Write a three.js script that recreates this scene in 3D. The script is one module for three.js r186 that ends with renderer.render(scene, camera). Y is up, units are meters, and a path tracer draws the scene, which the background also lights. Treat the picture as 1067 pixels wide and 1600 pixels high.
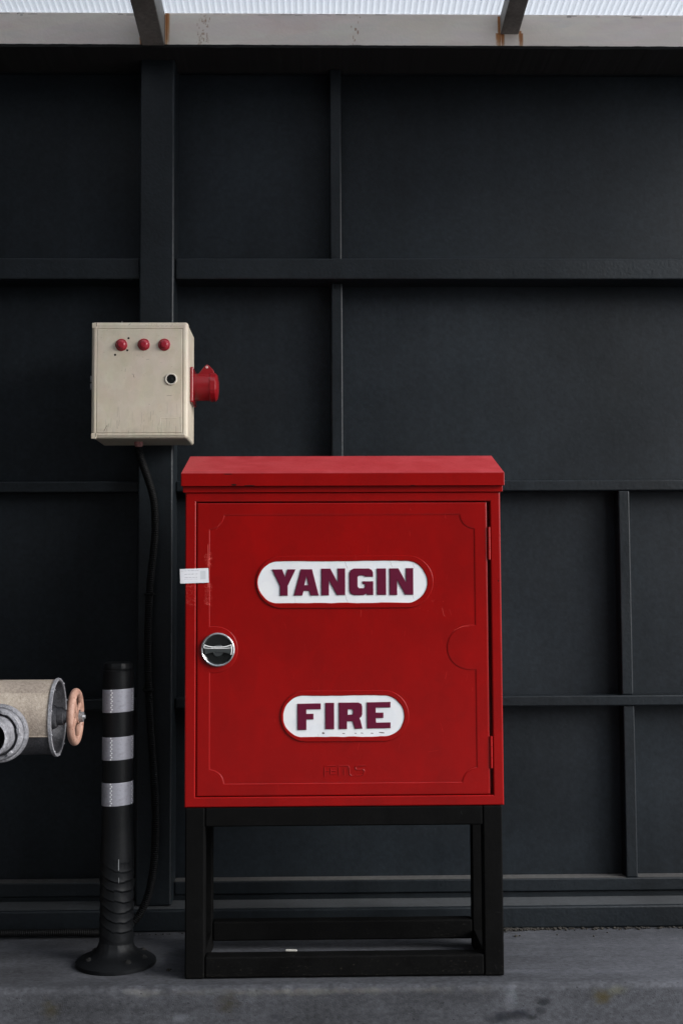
import * as THREE from 'three';
import { RoundedBoxGeometry } from 'three/addons/geometries/RoundedBoxGeometry.js';
import { mergeGeometries, toCreasedNormals, mergeVertices } from 'three/addons/utils/BufferGeometryUtils.js';

// ---------------------------------------------------------------- camera, sky, sun, exposure
const scene = new THREE.Scene();
const D2R = Math.PI / 180;
const camera = new THREE.PerspectiveCamera(2 * Math.atan(800 / 1900) / D2R, 682 / 1024, 0.05, 400);
camera.position.set(0, 0.829, 3.17);
camera.rotation.set(3.76 * D2R, -1.15 * D2R, -0.27 * D2R, 'YXZ');
scene.add(camera);
const renderer = new THREE.WebGLRenderer({ antialias: true });
renderer.setSize(682, 1024);
renderer.toneMapping = THREE.LinearToneMapping;
renderer.toneMappingExposure = 3.35;
renderer.shadowMap.enabled = true;
{ // a plain overcast sky, a little brighter overhead
  const W = 64, H = 32, d = new Float32Array(W * H * 4);
  for (let j = 0; j < H; j++) for (let i = 0; i < W; i++) {
    const e = ((j + .5) / H - .5) * Math.PI, s = Math.max(0, Math.sin(e)), L = 1.05 * (1 + .8 * s) / 1.4;
    d.set([L * .955, L * .99, L * 1.05, 1], (j * W + i) * 4);
  }
  const t = new THREE.DataTexture(d, W, H, THREE.RGBAFormat, THREE.FloatType);
  t.mapping = THREE.EquirectangularReflectionMapping; t.magFilter = THREE.LinearFilter; t.needsUpdate = true;
  scene.background = t; scene.environment = t; 
}
const sun = new THREE.DirectionalLight(new THREE.Color(1, .97, .93), 1.1);
sun.position.set(9, 5, 4.6); sun.target.position.set(0, .8, 0);
sun.castShadow = true; sun.shadow.radius = 55; sun.shadow.mapSize.set(2048, 2048);
Object.assign(sun.shadow.camera, { left: -4, right: 4, top: 4, bottom: -4, near: .5, far: 30 });
scene.add(sun, sun.target);

// ---------------------------------------------------------------- helpers
let seed = 77123;
const rnd = () => { seed = (seed * 1664525 + 1013904223) >>> 0; return seed / 4294967296; };
const rr = (a, b) => a + (b - a) * rnd();
function hash(x, y, s) { let h = (x * 374761393 + y * 668265263 + s * 2147483647) | 0; h = Math.imul(h ^ (h >>> 13), 1274126177); h ^= h >>> 16; return (h >>> 0) / 4294967296; }
function vnoise(x, y, p, s) { // periodic value noise, period p cells
  const xi = Math.floor(x), yi = Math.floor(y), fx = x - xi, fy = y - yi, m = v => ((v % p) + p) % p;
  const u = fx * fx * (3 - 2 * fx), v = fy * fy * (3 - 2 * fy);
  const a = hash(m(xi), m(yi), s), b = hash(m(xi + 1), m(yi), s), c = hash(m(xi), m(yi + 1), s), d = hash(m(xi + 1), m(yi + 1), s);
  return a + (b - a) * u + (c - a) * v + (a - b - c + d) * u * v;
}
function fbm(x, y, p, s, oct = 4) { let a = .5, t = 0, n = 0; for (let o = 0; o < oct; o++) { t += a * vnoise(x, y, p, s + o); n += a; a *= .5; x *= 2; y *= 2; p *= 2; } return t / n; }
function dataTex(N, f, srgb, size) {
  const d = new Uint8Array(N * N * 4);
  for (let j = 0; j < N; j++) for (let i = 0; i < N; i++) {
    const c = f(i / N, j / N), k = (j * N + i) * 4;
    for (let q = 0; q < 3; q++) d[k + q] = Math.max(0, Math.min(255, Array.isArray(c) ? c[q] : c));
    d[k + 3] = 255;
  }
  const t = new THREE.DataTexture(d, N, N, THREE.RGBAFormat);
  t.wrapS = t.wrapT = THREE.RepeatWrapping; t.magFilter = THREE.LinearFilter; t.minFilter = THREE.LinearMipmapLinearFilter; t.generateMipmaps = true;
  if (srgb) t.colorSpace = THREE.SRGBColorSpace;
  t.repeat.set(1 / size, 1 / size); t.needsUpdate = true;
  return t;
}
function canvasTex(w, h, draw, [x0, y0, sx, sy], srgb = true) { // covers x0..x0+sx, y0..y0+sy metres
  const c = document.createElement('canvas'); c.width = w; c.height = h;
  const g = c.getContext('2d');
  draw(g, (x) => (x - x0) / sx * w, (y) => h - (y - y0) / sy * h, w / sx);
  const t = new THREE.CanvasTexture(c);
  if (srgb) t.colorSpace = THREE.SRGBColorSpace;
  t.wrapS = t.wrapT = THREE.MirroredRepeatWrapping; t.repeat.set(1 / sx, 1 / sy); t.offset.set(-x0 / sx, -y0 / sy);
  return t;
}
const used = {};
function numbered(n) { used[n] = (used[n] ?? -1) + 1; return used[n] ? `${n}_${String(used[n]).padStart(3, '0')}` : n; }
function thing(name, label, category, [x, y, z] = [0, 0, 0], group) {
  const o = new THREE.Group(); o.name = numbered(name); o.position.set(x, y, z); scene.add(o);
  o.userData = { label, category }; if (group) o.userData.group = group;
  return o;
}
function uvBox(g) { // uv in metres, from the side each face looks to
  if (g.index) g = g.toNonIndexed();
  const p = g.attributes.position, uv = new Float32Array(p.count * 2), a = new THREE.Vector3(), b = new THREE.Vector3(), c = new THREE.Vector3();
  for (let i = 0; i < p.count; i += 3) {
    a.fromBufferAttribute(p, i); b.fromBufferAttribute(p, i + 1).sub(a); c.fromBufferAttribute(p, i + 2).sub(a);
    b.cross(c); const nx = Math.abs(b.x), ny = Math.abs(b.y), nz = Math.abs(b.z);
    for (let k = i; k < i + 3; k++) {
      const X = p.getX(k), Y = p.getY(k), Z = p.getZ(k);
      if (nz >= nx && nz >= ny) uv.set([X, Y], k * 2); else if (ny >= nx) uv.set([X, Z], k * 2); else uv.set([Z, Y], k * 2);
    }
  }
  g.setAttribute('uv', new THREE.BufferAttribute(uv, 2));
  for (const n of Object.keys(g.attributes)) if (!['position', 'normal', 'uv'].includes(n)) g.deleteAttribute(n);
  return g;
}
function obj(name, geoms, mat, parent = scene, opt = {}) { // geometries in world metres -> one named mesh under parent
  const list = (Array.isArray(geoms) ? geoms : [geoms]).map(g => opt.keepUV ? (g.index ? g.toNonIndexed() : g) : uvBox(g));
  const g = list.length > 1 ? mergeGeometries(list) : list[0];
  const off = new THREE.Vector3(); for (let q = parent; q && q !== scene; q = q.parent) off.add(q.position);
  g.translate(-off.x, -off.y, -off.z);
  const m = new THREE.Mesh(g, mat); m.name = parent === scene ? numbered(name) : name; m.castShadow = m.receiveShadow = true;
  if (opt.label) m.userData.label = opt.label;
  if (opt.kind) m.userData.kind = opt.kind;
  if (parent !== scene) { // plain kinds, repeats numbered inside their own thing
    let n = 0; for (const c of parent.children) if (c.name.replace(/_\d+$/, '') === name) n++;
    if (n) m.name = `${name}_${String(n).padStart(3, '0')}`;
  }
  parent.add(m); return m;
}
const V = (x, y, z) => new THREE.Vector3(x, y, z);
function box(x0, x1, y0, y1, z0, z1, r = .003, seg = 2) { // rounded box between two corners
  const w = x1 - x0, h = y1 - y0, d = z1 - z0; r = Math.min(r, w / 2.05, h / 2.05, d / 2.05);
  const g = r > 0 ? new RoundedBoxGeometry(w, h, d, seg, r) : new THREE.BoxGeometry(w, h, d);
  g.translate((x0 + x1) / 2, (y0 + y1) / 2, (z0 + z1) / 2); return g;
}
function extr(shape, z0, depth, bevel = .001, seg = 2, curve = 20) { // shape in x, y pulled from z0 to z0 + depth, edges bevelled inside the outline
  const g = new THREE.ExtrudeGeometry(shape, { depth: depth - (bevel ? bevel : 0), bevelEnabled: bevel > 0, bevelThickness: bevel, bevelSize: bevel, bevelOffset: -bevel, bevelSegments: seg, curveSegments: curve });
  g.translate(0, 0, z0); return g;
}
function rect(x0, x1, y0, y1, C = THREE.Shape) { const s = new C(); s.moveTo(x0, y0); s.lineTo(x1, y0); s.lineTo(x1, y1); s.lineTo(x0, y1); s.closePath(); return s; }
function stadium(cx, cy, hw, hh, wob = 0, C = THREE.Shape) { // long rounded plate; wob makes hand-painted edges
  const s = new C(), n = 140, r = hh, L = hw - hh;
  for (let i = 0; i < n; i++) {
    const per = 4 * L + 2 * Math.PI * r; let t = i / n * per, x, y;
    if (t < 2 * L) { x = -L + t; y = -r; } else if ((t -= 2 * L) < Math.PI * r) { x = L + r * Math.sin(t / r); y = -r * Math.cos(t / r); }
    else if ((t -= Math.PI * r) < 2 * L) { x = L - t; y = r; } else { t -= 2 * L; x = -L - r * Math.sin(t / r); y = r * Math.cos(t / r); }
    const k = 1 + wob * (fbm(i * .21, 3.3, 999, 5, 3) - .5); x *= 1 + (k - 1) * .35; y *= k;
    i ? s.lineTo(cx + x, cy + y) : s.moveTo(cx + x, cy + y);
  }
  s.closePath(); return s;
}
const poly = (pts, C = THREE.Shape) => { const s = new C(); pts.forEach((p, i) => i ? s.lineTo(...p) : s.moveTo(...p)); s.closePath(); return s; };
function cyl(p, axis, r0, r1, len, seg = 32) { // cylinder from p along an axis
  const g = new THREE.CylinderGeometry(r1, r0, len, seg); g.translate(0, len / 2, 0);
  if (axis === 'x') g.rotateZ(-Math.PI / 2); if (axis === 'z') g.rotateX(Math.PI / 2); if (axis === '-y') g.rotateX(Math.PI);
  g.translate(...p); return g;
}
function lathe(pts, axis, p, seg = 64) { // [radius, along] turned about an axis
  const g = toCreasedNormals(new THREE.LatheGeometry(pts.map(q => new THREE.Vector2(...q)), seg), .6);
  if (axis === 'x') g.rotateZ(-Math.PI / 2); if (axis === 'z') g.rotateX(Math.PI / 2);
  g.translate(...p); return g;
}
const tube = (pts, r, n = 120, seg = 12) => new THREE.TubeGeometry(new THREE.CatmullRomCurve3(pts.map(p => V(...p))), n, r, seg, false);
const lin = (r, g, b) => new THREE.Color().setRGB(r, g, b);
const std = o => new THREE.MeshStandardMaterial(o), phys = o => new THREE.MeshPhysicalMaterial(o);

// ---------------------------------------------------------------- materials
const peel = dataTex(512, (u, v) => 128 + 110 * (fbm(u * 90, v * 90, 90, 3, 3) - .5) + 60 * (fbm(u * 12, v * 12, 12, 8, 3) - .5), false, .5);
const wallMap = dataTex(1024, (u, v) => { // dark blue-grey paint: fine grain, soft dust patches, faint runs
  const g = (hash(u * 1024 | 0, v * 1024 | 0, 4) - .5) * 26 + (fbm(u * 160, v * 160, 160, 2, 2) - .5) * 40, b = (fbm(u * 5, v * 5, 5, 21, 5) - .5) * 84, r = (fbm(u * 70, v * 2, 70, 31, 2) - .5) * 20;
  const sp = fbm(u * 220, v * 220, 220, 51, 1) > .962 ? 30 : 0, t = 206 + g + b + r + sp; return [t, t, t];
}, true, 1.1);
const wallRough = dataTex(512, (u, v) => 255 * (.72 + .28 * (fbm(u * 6, v * 6, 6, 61, 5) - .3)), false, .9);
const mWall = phys({ specularIntensity: .4, color: lin(.0166, .0220, .0276), map: wallMap, roughness: .62, roughnessMap: wallRough, bumpMap: peel, bumpScale: .0004 });
const scuffMap = canvasTex(2048, 2048, (g, X, Y, k) => { // the panels' paint: cloudy, with faint wipes, drips, scratches and pale specks
  const W = 2048, im = g.createImageData(W, W);
  for (let j = 0; j < W; j++) for (let i = 0; i < W; i++) { const u = i / W, v = j / W, t = 200 + (hash(i, j, 4) - .5) * 26 + (fbm(u * 260, v * 260, 9999, 2, 2) - .5) * 44 + (fbm(u * 7, v * 7, 9999, 21, 5) - .5) * 110 + (fbm(u * 90, v * 3, 9999, 31, 2) - .5) * 20; im.data.set([t, t, t, 255], (j * W + i) * 4); }
  g.putImageData(im, 0, 0);
  for (let i = 0; i < 260; i++) { const x = rr(0, W), y = rr(0, W), t = rr(0, 6.3), l = rr(4, 46), c = rnd() < .7; g.strokeStyle = c ? `rgba(255,255,255,${rr(.08, .4)})` : `rgba(90,90,90,${rr(.1, .3)})`; g.lineWidth = rr(.8, 2.2); g.beginPath(); g.moveTo(x, y); g.quadraticCurveTo(x + l * Math.cos(t), y + l * Math.sin(t), x + l * 1.6 * Math.cos(t + .4), y + l * 1.6 * Math.sin(t + .4)); g.stroke(); }
  for (let i = 0; i < 36; i++) { const x = rr(0, W), y = rr(0, W), l = rr(60, 420); g.fillStyle = `rgba(${rnd() < .6 ? '250,250,250' : '110,110,110'},${rr(.03, .09)})`; g.fillRect(x, y, rr(3, 9), l); }
  for (let i = 0; i < 300; i++) { g.fillStyle = `rgba(255,255,250,${rr(.15, .8)})`; g.beginPath(); g.arc(rr(0, W), rr(0, W), rr(.7, 2.1), 0, 7); g.fill(); }
  for (const [px, py] of [[.69, .20], [.745, .185], [.75, .19], [.52, .21], [.50, .88], [.60, .80], [.67, .82], [.70, .78], [.64, .48], [.2, .22], [.29, .21]]) for (let i = 0; i < 7; i++) { const x = X(px + rr(-.012, .012)), y = Y(py + rr(-.008, .008)); g.strokeStyle = `rgba(255,255,255,${rr(.3, .9)})`; g.lineWidth = rr(1, 2); g.beginPath(); g.moveTo(x, y); g.lineTo(x + rr(-9, 9), y + rr(-7, 7)); g.stroke(); }
}, [-1.15, 0, 2.3, 2.3]);
mWall.map = scuffMap;
const mRail = phys({ specularIntensity: .55, color: lin(.0146, .0190, .0232), map: wallMap, roughness: .5, roughnessMap: wallRough, bumpMap: peel, bumpScale: .0009 });
const mGap = std({ color: lin(.004, .004, .004), roughness: 1 });
const mBlackPaint = phys({ specularIntensity: .14, map: canvasTex(1024, 512, (g, X, Y, k) => { // black frame: scuffed corners, dust and splashes near the floor
  g.fillStyle = '#080808'; g.fillRect(0, 0, 1024, 512);
  for (let i = 0; i < 300; i++) { const r = rr(4, 40); g.fillStyle = rnd() < .5 ? 'rgba(16,17,17,.12)' : 'rgba(3,3,3,.12)'; g.beginPath(); g.ellipse(rr(0, 1024), rr(0, 512), r, r * rr(.5, 2), 0, 0, 7); g.fill(); }
  for (let i = 0; i < 700; i++) { const y = Math.pow(rnd(), 3) * .12; g.fillStyle = `rgba(96,88,76,${rr(.08, .45) * (1 - y / .13)})`; g.beginPath(); g.ellipse(rr(0, 1024), Y(y), rr(.6, 3.5), rr(.5, 1.6), 0, 0, 7); g.fill(); }
  for (let i = 0; i < 90; i++) { const x = rr(0, 1024), y = rr(0, 512), t = rr(0, 6.3), l = rr(2, 18); g.strokeStyle = `rgba(84,84,84,${rr(.1, .5)})`; g.lineWidth = rr(.6, 1.5); g.beginPath(); g.moveTo(x, y); g.lineTo(x + l * Math.cos(t), y + l * Math.sin(t)); g.stroke(); }
}, [-.3, 0, .72, .37]), roughness: .75, bumpMap: peel, bumpScale: .0006 });

const redMap = canvasTex(1024, 1024, (g, X, Y, k) => {
  g.fillStyle = '#ffffff'; g.fillRect(0, 0, 1024, 1024);
  for (let i = 0; i < 900; i++) { // slow, barely visible unevenness of the paint
    const r = rr(14, 80); g.fillStyle = rnd() < .5 ? `rgba(238,214,212,${rr(.02, .06)})` : `rgba(255,255,255,${rr(.02, .06)})`;
    g.beginPath(); g.ellipse(rr(0, 1024), rr(0, 1024), r, r * rr(.5, 2.2), 0, 0, 7); g.fill();
  }
}, [-.31, .345, .76, .76]);
const redBase = [.31, .0075, .0095];
function redTex() { // paint with scuffs, chips and runs where the cabinet has them
  return canvasTex(2048, 2048, (g, X, Y, k) => {
    g.fillStyle = '#870605'; g.fillRect(0, 0, 2048, 2048);
    for (let i = 0; i < 1400; i++) {
      const r = rr(10, 120); g.fillStyle = rnd() < .5 ? `rgba(104,3,5,${rr(.015, .05)})` : `rgba(150,8,8,${rr(.015, .05)})`;
      g.beginPath(); g.ellipse(rr(0, 2048), rr(0, 2048), r, r * rr(.6, 2.4), 0, 0, 7); g.fill();
    }
    const scuff = (x0, x1, y0, y1, n, a, lenMax = 5) => { for (let i = 0; i < n; i++) { const x = X(rr(x0, x1)), y = Y(rr(y0, y1)), l = rr(1, lenMax), t = rr(0, 6.3); g.strokeStyle = `rgba(212,112,104,${a * rr(.3, 1)})`; g.lineWidth = rr(.8, 2.2); g.beginPath(); g.moveTo(x, y); g.lineTo(x + l * Math.cos(t), y + l * Math.sin(t)); g.stroke(); } };
    const scratch = (pts, a, w = 2) => { g.strokeStyle = `rgba(210,104,96,${a})`; g.lineWidth = w; g.beginPath(); pts.forEach((p, i) => i ? g.lineTo(X(p[0]), Y(p[1])) : g.moveTo(X(p[0]), Y(p[1]))); g.stroke(); };
    scuff(-.246, -.232, .885, .915, 90, 1, 12); scuff(-.247, -.231, .80, .848, 190, 1, 7); scuff(-.289, -.267, .80, .85, 150, 1, 7); scuff(-.285, -.268, .88, .95, 26, .25);
    scratch([[-.2395, .935], [-.2385, .885]], .8, 3.5); scratch([[-.2405, .865], [-.238, .855], [-.239, .84]], .8, 4);
    scratch([[-.288, .842], [-.276, .843]], .7); scratch([[-.2215, .967], [-.213, .982]], .35, 3);
    scratch([[.0955, .789], [.095, .774]], .55, 2.5); scratch([[.274, .793], [.277, .778], [.28, .774]], .6, 2.5); scratch([[.29, .79], [.294, .777]], .35); scratch([[.299, .744], [.318, .752], [.333, .753]], .55, 2.5);
    scratch([[.25, .81], [.254, .806]], .5); scratch([[.205, 1.012], [.207, 1.008]], .5); scratch([[.24, .48], [.262, .483]], .35);
    for (let i = 0; i < 60; i++) { const x = rr(-.25, .37), y = rr(.4, 1.02), t = rr(-1.9, -1.2), l = rr(.002, .018); scratch([[x, y], [x + l * Math.cos(t), y + l * Math.sin(t)]], rr(.12, .5), rr(.8, 2.2)); }
    scuff(-.26, .37, .39, 1.02, 520, .42, 3);
    scuff(-.26, .37, .805, .83, 90, .35, 3); scuff(.1, .3, .78, .83, 80, .8, 5);
    g.fillStyle = '#2a1512'; for (const [x, y, a, b] of [[-.195, 1.0885, .010, .0012], [-.182, 1.0645, .006, .002], [-.148, 1.0625, .012, .0013], [.398, .852, .0012, .0018], [-.12, 1.0895, .004, .0009], [.21, 1.0623, .005, .0009]]) { g.beginPath(); g.ellipse(X(x), Y(y), a * k, b * k, 0, 0, 7); g.fill(); }
  }, [-.31, .345, .76, .76]);
}
const mRed = new THREE.MeshPhysicalMaterial({ map: redTex(), roughness: .24, specularIntensity: .7, bumpMap: peel, bumpScale: .0003 });
const dustMap = dataTex(512, (u, v) => { const n = (fbm(u * 18, v * 18, 18, 71, 5) - .5) * 26 + (hash(u * 512 | 0, v * 512 | 0, 9) - .5) * 30, w = fbm(u * 7, v * 30, 7, 81, 4) > .66 ? 6 : 0; return [170 + n * .7 + w, 44 + n + w, 49 + n + w]; }, true, .6);
const mRedDusty = std({ map: dustMap, roughness: .6, bumpMap: peel, bumpScale: .0007 });
const mWhitePaint = std({ map: canvasTex(1024, 1024, (g, X, Y, k) => {
  g.fillStyle = '#dcdee1'; g.fillRect(0, 0, 1024, 1024);
  for (let i = 0; i < 700; i++) { const r = rr(4, 40); g.fillStyle = `rgba(${rnd() < .5 ? '196,202,210' : '245,246,246'},${rr(.03, .12)})`; g.beginPath(); g.arc(rr(0, 1024), rr(0, 1024), r, 0, 7); g.fill(); }
  const crack = (x, y0, y1, a) => { g.strokeStyle = `rgba(110,104,108,${a})`; g.lineWidth = 1.1; g.beginPath(); for (let t = 0; t <= 1.001; t += .08) { const px = X(x + .004 * (fbm(t * 9, x * 50, 999, 4, 3) - .5) + .004 * t), py = Y(y0 + (y1 - y0) * t); t ? g.lineTo(px, py) : g.moveTo(px, py); } g.stroke(); };
  crack(.0615, .896, .880, .55); crack(.062, .822, .805, .5); crack(.118, .867, .858, .5); crack(.16, .896, .883, .35); crack(.21, .89, .880, .45); crack(.208, .822, .812, .45); crack(-.052, .84, .805, .2); crack(.0, .52, .51, .3);
  g.fillStyle = 'rgba(40,18,20,.9)'; for (const [x, y, a, b] of [[.0118, .522, .0028, .0016], [.139, .5222, .0062, .0009], [.056, .521, .003, .0006], [.082, .5212, .0025, .0006], [.096, .5215, .0028, .0006], [.118, .521, .003, .0006]]) { g.beginPath(); g.ellipse(X(x), Y(y), a * k, b * k, .12, 0, 7); g.fill(); }
}, [-.31, .345, .76, .76]), roughness: .5 });
const mMaroon = phys({ specularIntensity: .4, color: lin(.105, .007, .028), roughness: .42, bumpMap: peel, bumpScale: .0002 });
const mChrome = std({ color: lin(.72, .72, .73), metalness: 1, roughness: .26 });
const mBlackGloss = std({ color: lin(.008, .009, .009), roughness: .22 });
const mLockFace = std({ color: lin(.20, .215, .215), metalness: 1, roughness: .34 });

const mCream = std({ map: canvasTex(1024, 1024, (g, X, Y, k) => {
  g.fillStyle = '#c6bcaa'; g.fillRect(0, 0, 1024, 1024);
  for (let i = 0; i < 900; i++) { const r = rr(6, 70); g.fillStyle = rnd() < .5 ? `rgba(176,164,142,${rr(.03, .09)})` : `rgba(214,205,188,${rr(.03, .09)})`; g.beginPath(); g.ellipse(rr(0, 1024), rr(0, 1024), r, r * rr(.6, 2.4), 0, 0, 7); g.fill(); }
  const mark = (x, y, l, t, a, w) => { g.strokeStyle = `rgba(54,46,38,${Math.min(1, a * 1.5)})`; g.lineWidth = w; g.beginPath(); g.moveTo(X(x), Y(y)); g.lineTo(X(x + l * Math.cos(t)), Y(y + l * Math.sin(t))); g.stroke(); };
  for (let i = 0; i < 46; i++) mark(rr(-.54, -.31), rr(1.205, 1.26), rr(.004, .03), 1.57 + rr(-.12, .12), rr(.06, .3), rr(.8, 2.4)); // grime running to the lower edge
  mark(-.51, 1.216, .016, 1.1, .6, 3); mark(-.505, 1.214, .02, 1.3, .3, 2); mark(-.478, 1.222, .02, 1.6, .4, 2); mark(-.44, 1.352, .006, 5, .6, 3); mark(-.444, 1.355, .006, 6, .5, 2); mark(-.46, 1.36, .008, 1.5, .4, 2); mark(-.36, 1.302, .012, .05, .3, 3); mark(-.41, 1.39, .008, .1, .3, 2); mark(-.452, 1.474, .006, .9, .5, 3);
  for (let i = 0; i < 130; i++) { g.fillStyle = `rgba(58,48,38,${rr(.2, .8)})`; g.beginPath(); g.arc(X(rr(-.55, -.3)), Y(rr(1.19, 1.49)), rr(.5, 2), 0, 7); g.fill(); }
  for (let i = 0; i < 60; i++) mark(rr(-.42, -.33), rr(1.47, 1.478), rr(.001, .004), rr(0, 6), .35, 1);
  for (let i = 0; i < 70; i++) { const x = rr(-.53, -.32), r = rr(.001, .009); g.fillStyle = `rgba(112,98,78,${rr(.02, .05)})`; g.beginPath(); g.ellipse(X(x), Y(1.208 + rr(0, .012)), r * k, rr(.003, .012) * k, 0, 0, 7); g.fill(); }
}, [-.56, 1.18, .32, .32]), roughness: .48, bumpMap: peel, bumpScale: .0002 });
const mLens = new THREE.MeshPhysicalMaterial({ color: lin(.30, .012, .025), roughness: .28, clearcoat: .4, clearcoatRoughness: .2 });
const mSocket = new THREE.MeshPhysicalMaterial({ color: lin(.235, .005, .009), roughness: .3, clearcoat: .3, clearcoatRoughness: .15, bumpMap: peel, bumpScale: .0003 });
const mSteel = std({ color: lin(.42, .42, .43), metalness: .85, roughness: .42, bumpMap: peel, bumpScale: .0004 });
const mPink = std({ color: lin(.32, .14, .13), roughness: .55 });
const mConduit = phys({ specularIntensity: .3, color: lin(.0045, .0047, .005), roughness: .6 });

const tanMap = dataTex(512, (u, v) => { const n = (hash(u * 512 | 0, v * 512 | 0, 3) - .5) * 60 + (fbm(u * 60, v * 60, 60, 4, 2) - .5) * 60, b = (fbm(u * 4, v * 4, 4, 6, 5) - .5) * 60; const k = fbm(u * 90, v * 90, 90, 7, 1) > .9 ? -38 : 0; return [154 + n * .5 + b + k * .6, 143 + n * .5 + b + k * .6, 131 + n * .5 + b * .9 + k * .6]; }, true, .22);
const castMap = dataTex(512, (u, v) => { const n = (fbm(u * 70, v * 70, 70, 14, 3) - .5) * 90, b = (fbm(u * 6, v * 6, 6, 16, 5) - .5) * 110; return [138 + n * .7 + b * .6, 138 + n * .7 + b * .6, 143 + n * .7 + b * .6]; }, true, .2);
const rough2 = dataTex(256, (u, v) => 128 + 160 * (fbm(u * 60, v * 60, 60, 24, 3) - .5), false, .12);
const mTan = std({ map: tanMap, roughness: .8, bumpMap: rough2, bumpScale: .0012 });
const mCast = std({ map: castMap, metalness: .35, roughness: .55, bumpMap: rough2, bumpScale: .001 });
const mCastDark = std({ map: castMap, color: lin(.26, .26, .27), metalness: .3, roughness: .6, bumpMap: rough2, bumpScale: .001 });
const mSalmon = std({ map: dataTex(256, (u, v) => { const n = (fbm(u * 14, v * 14, 14, 34, 4) - .5) * 46, c = fbm(u * 30, v * 30, 30, 44, 2) > .8 ? -28 : 0; return [158 + n + c, 122 + n + c, 106 + n + c]; }, true, .15), roughness: .6, bumpMap: rough2, bumpScale: .0006 });
const mRubber = phys({ specularIntensity: .4, color: lin(.009, .010, .0115), map: wallMap, roughness: .48, bumpMap: peel, bumpScale: .0005 });

const beamMap = canvasTex(2048, 256, (g, X, Y, k) => {
  g.fillStyle = '#e4d8cb'; g.fillRect(0, 0, 2048, 256);
  for (let i = 0; i < 900; i++) { const r = rr(8, 90); g.fillStyle = ['rgba(188,182,180,', 'rgba(236,228,218,', 'rgba(200,182,176,'][rnd() * 3 | 0] + rr(.03, .1) + ')'; g.beginPath(); g.ellipse(rr(0, 2048), rr(0, 256), r * rr(1, 2.5), r * .5, 0, 0, 7); g.fill(); }
  const rust = (x, y1, y0, w, a) => { for (let i = 0; i < 46; i++) { const t = rnd(); g.fillStyle = `rgba(${[168, 150, 96, 196][i % 4]},${[96, 84, 44, 146][i % 4]},${[34, 34, 20, 84][i % 4]},${a * rr(.1, .42)})`; g.fillRect(X(x + rr(-w, w) * rr(.3, 1)), Y(y1), rr(1, 3.2), (y1 - y0) * t * k * .98 + 4); } };
  rust(-.3775, 2.296, 2.21, .0025, .8); rust(-.3725, 2.294, 2.21, .004, .3); rust(-.4415, 2.232, 2.21, .004, .8); rust(.4655, 2.29, 2.21, .003, .9); rust(.4640, 2.246, 2.21, .009, .75); rust(.4745, 2.245, 2.21, .004, .8); rust(.470, 2.243, 2.21, .014, .35); rust(.519, 2.252, 2.21, .004, .6); rust(.523, 2.246, 2.21, .004, .4);
  for (const [cx, n] of [[-.28, 26], [-.29, 20], [.1, 12]]) for (let i = 0; i < n; i++) { g.fillStyle = `rgba(120,82,58,${rr(.15, .5)})`; g.fillRect(X(cx + rr(-.012, .012)), Y(rr(2.215, 2.293)), rr(1, 4), rr(2, 9)); }
  for (let i = 0; i < 60; i++) { g.fillStyle = `rgba(70,62,58,${rr(.1, .4)})`; g.fillRect(rr(0, 2048), Y(rr(2.29, 2.297)), rr(3, 30), rr(1, 4)); g.fillRect(rr(0, 2048), Y(rr(2.208, 2.213)), rr(3, 24), rr(1, 3)); }
}, [-1.1, 2.2, 2.2, .275]);
const mBeam = std({ map: beamMap, roughness: .62, bumpMap: peel, bumpScale: .0008 });
const mRafter = std({ color: lin(.29, .275, .25), map: wallMap, roughness: .6, bumpMap: peel, bumpScale: .0006 });
const mRust = std({ color: lin(.16, .06, .02), roughness: .9, bumpMap: rough2, bumpScale: .002 });
const mSheet = new THREE.MeshPhysicalMaterial({ color: lin(.40, .42, .445), transmission: .5, roughness: .95, thickness: 0, side: THREE.DoubleSide });

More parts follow.
